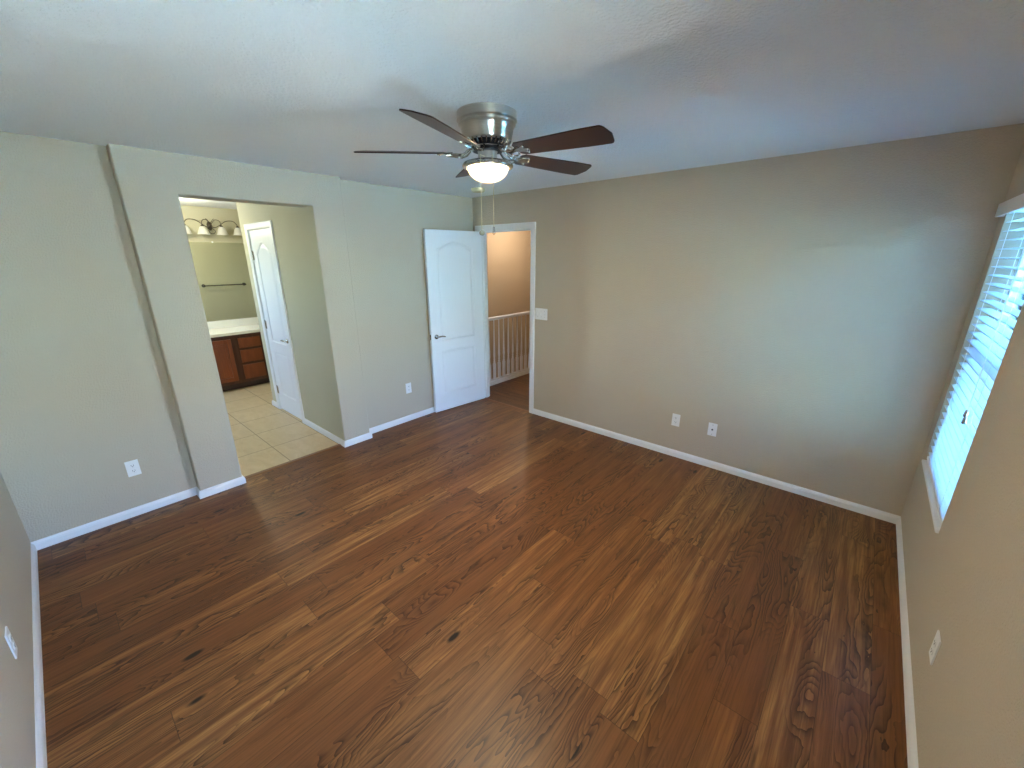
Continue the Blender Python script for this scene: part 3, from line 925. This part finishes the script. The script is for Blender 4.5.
def raised_front(name, y0, y1, z0, z1, flat=False):
    w, h = y1 - y0, z1 - z0
    m = MB()
    r = .0 if flat else .052
    m.box(0, 0, 0, .006, w, h)
    if flat:
        m.box(0, 0, 0, .014, w, h)
        m.box(.014, .012, .012, .018, w - .012, h - .012)
    else:
        m.box(0, 0, 0, .018, r, h); m.box(0, w - r, 0, .018, w, h); m.box(0, r, 0, .018, w - r, r); m.box(0, r, h - r, .018, w - r, h)
        m.box(0, r + .006, r + .006, .009, w - r - .006, h - r - .006)
        m.box(.009, r + .024, r + .024, .014, w - r - .024, h - r - .024)
    o = m.build(name, M_cherry, van, bevel=.002)
    o.location = (.0005, y0 - VY1, z0)
    return o
for zz0, zz1 in ((.575, .712), (.372, .545), (.135, .335)): raised_front('drawer', -1.868, -1.60, zz0, zz1, True)
raised_front('cabinet_door', -2.345, -1.952, .135, .712)
raised_front('cabinet_door', -2.79, -2.36, .135, .712)
for zz0, zz1 in ((.575, .712), (.372, .545), (.135, .335)): raised_front('drawer', -3.14, -2.87, zz0, zz1, True)

ct = empty('vanity_countertop', (-3.0, -2.3, .766)); tag(ct, 'cream cultured marble countertop with backsplash and sink basin on the vanity', 'countertop')
bm_ = MB()
# slab with an elliptical basin hole
sx, sy = .02, -.10
outer = [Vector((-.268, -1.02, 0)), Vector((.278, -1.02, 0)), Vector((.278, .97, 0)), Vector((-.268, .97, 0))]
ell = [Vector((.0 + .17 * cos(t_), sy + .235 * sin(t_), 0)) for t_ in [i * 2 * pi / 40 for i in range(40)]]
tri = tessellate_polygon([outer, ell])
al = outer + ell
vt = [bm_.bm.verts.new((v.x, v.y, .035)) for v in al]
for a, b, c in tri: bm_.bm.faces.new([vt[a], vt[b], vt[c]])
lo = [bm_.bm.verts.new((v.x, v.y, 0)) for v in outer]
for i in range(4): bm_.bm.faces.new([vt[i], vt[(i + 1) % 4], lo[(i + 1) % 4], lo[i]])
prev = vt[4:]
for f_, dz in ((.97, .028), (.9, -.01), (.78, -.06), (.55, -.10), (.25, -.118), (.08, -.12)):
    cur = [bm_.bm.verts.new((v.x * f_, sy + (v.y - sy) * f_, dz)) for v in ell]
    for i in range(40): bm_.bm.faces.new([prev[i], prev[(i + 1) % 40], cur[(i + 1) % 40], cur[i]])
    prev = cur
bm_.bm.faces.new(prev)
bm_.build('counter_slab', M_marble, ct)
MB().box(-.268, -1.02, .035, -.248, .97, .142).build('backsplash', M_marble, ct, bevel=.003)

mir = MB().box(-3.2695, -3.25, .912, -3.264, -1.385, 1.966).build('wall_mirror', M_mirror)
tag(mir, 'large frameless mirror on the wall above the bathroom countertop', 'mirror')
cl = MB().lathe([(.012, 0), (.012, .004), (.006, .006)], 16, Matrix.Translation((-3.268, -1.79, 1.968)) @ Matrix.Rotation(pi / 2, 4, 'Y')).build('mirror_clip', M_plate, mir, smooth=True)

LY, LZ = -1.785, 2.172
vl = empty('vanity_light', (-3.268, LY, LZ)); tag(vl, 'four-shade vanity light with curled pewter arms above the bathroom mirror', 'wall lamp')
MB().lathe([(.030, .0), (.032, .006), (.022, .02), (.010, .03), (.008, .05)], 24, Matrix.Rotation(pi / 2, 4, 'Y') @ Matrix.Scale(1.8, 4, (1, 0, 0))).build('backplate', M_bronze, vl, smooth=True)
m = MB()
def arc(pts, r=.005): m.tube(pts, r, 8)
def smoothp(ps, n=8):
    out = []
    ps = [Vector(p) for p in ps]
    for i in range(len(ps) - 1):
        p0 = ps[max(i - 1, 0)]; p1 = ps[i]; p2 = ps[i + 1]; p3 = ps[min(i + 2, len(ps) - 1)]
        for k in range(n):
            t_ = k / n
            out.append(.5 * ((2 * p1) + (-p0 + p2) * t_ + (2 * p0 - 5 * p1 + 4 * p2 - p3) * t_ ** 2 + (-p0 + 3 * p1 - 3 * p2 + p3) * t_ ** 3))
    return out + [ps[-1]]
m2 = MB()
shade_y = (-.300, -.107, .107, .300)
m = m2
for s_ in (-1, 1):
    m.tube(smoothp([(.05, 0, .0), (.08, s_ * .04, -.02), (.10, s_ * .095, .01), (.11, s_ * .17, .062), (.11, s_ * .25, .068), (.11, s_ * .292, .03), (.11, s_ * .300, .0)]), .005, 8)
    m.tube(smoothp([(.05, 0, .0), (.08, s_ * .02, .04), (.10, s_ * .05, .075), (.11, s_ * .092, .065), (.11, s_ * .107, .03), (.11, s_ * .107, .0)]), .0045, 8)
    m.tube(smoothp([(.05, 0, .02), (.07, s_ * .02, .06), (.075, s_ * .045, .09)]), [.004] * 16 + [.0025], 6)
    m.tube(smoothp([(.05, 0, -.02), (.08, s_ * .035, -.06), (.08, s_ * .02, -.095), (.075, 0, -.10)]), .004, 6)
m.build('scroll_arms', M_bronze, vl, smooth=True)
for yy in shade_y:
    MB().lathe([(.006, .012), (.012, .006), (.018, -.004), (.021, -.020)], 20, Matrix.Translation((.11, yy, 0))).build('socket_cup', M_bronze, vl, smooth=True)
    MB().lathe([(.022, -.012), (.038, -.030), (.048, -.055), (.058, -.090), (.069, -.112), (.066, -.112), (.055, -.089), (.045, -.055), (.035, -.032), (.018, -.016)], 28, Matrix.Translation((.11, yy, 0)), cap=False).build('lamp_shade', M_shade, vl, smooth=True)

tb = empty('towel_bar', (BX, -1.36, 1.315)); tag(tb, 'metal towel bar reflected in the bathroom mirror', 'towel bar')
MB().tube([(-.06, -.30, 0), (-.06, .30, 0)], .008, 12).build('bar', M_bronze, tb, smooth=True)
for s_ in (-.30, .30):
    MB().lathe([(.026, 0), (.026, .006), (.014, .012), (.011, .05), (.016, .056), (.016, .068), (.01, .072)], 20, Matrix.Translation((-.0005, s_, 0)) @ Matrix.Rotation(-pi / 2, 4, 'Y')).build('bar_post', M_bronze, tb, smooth=True)
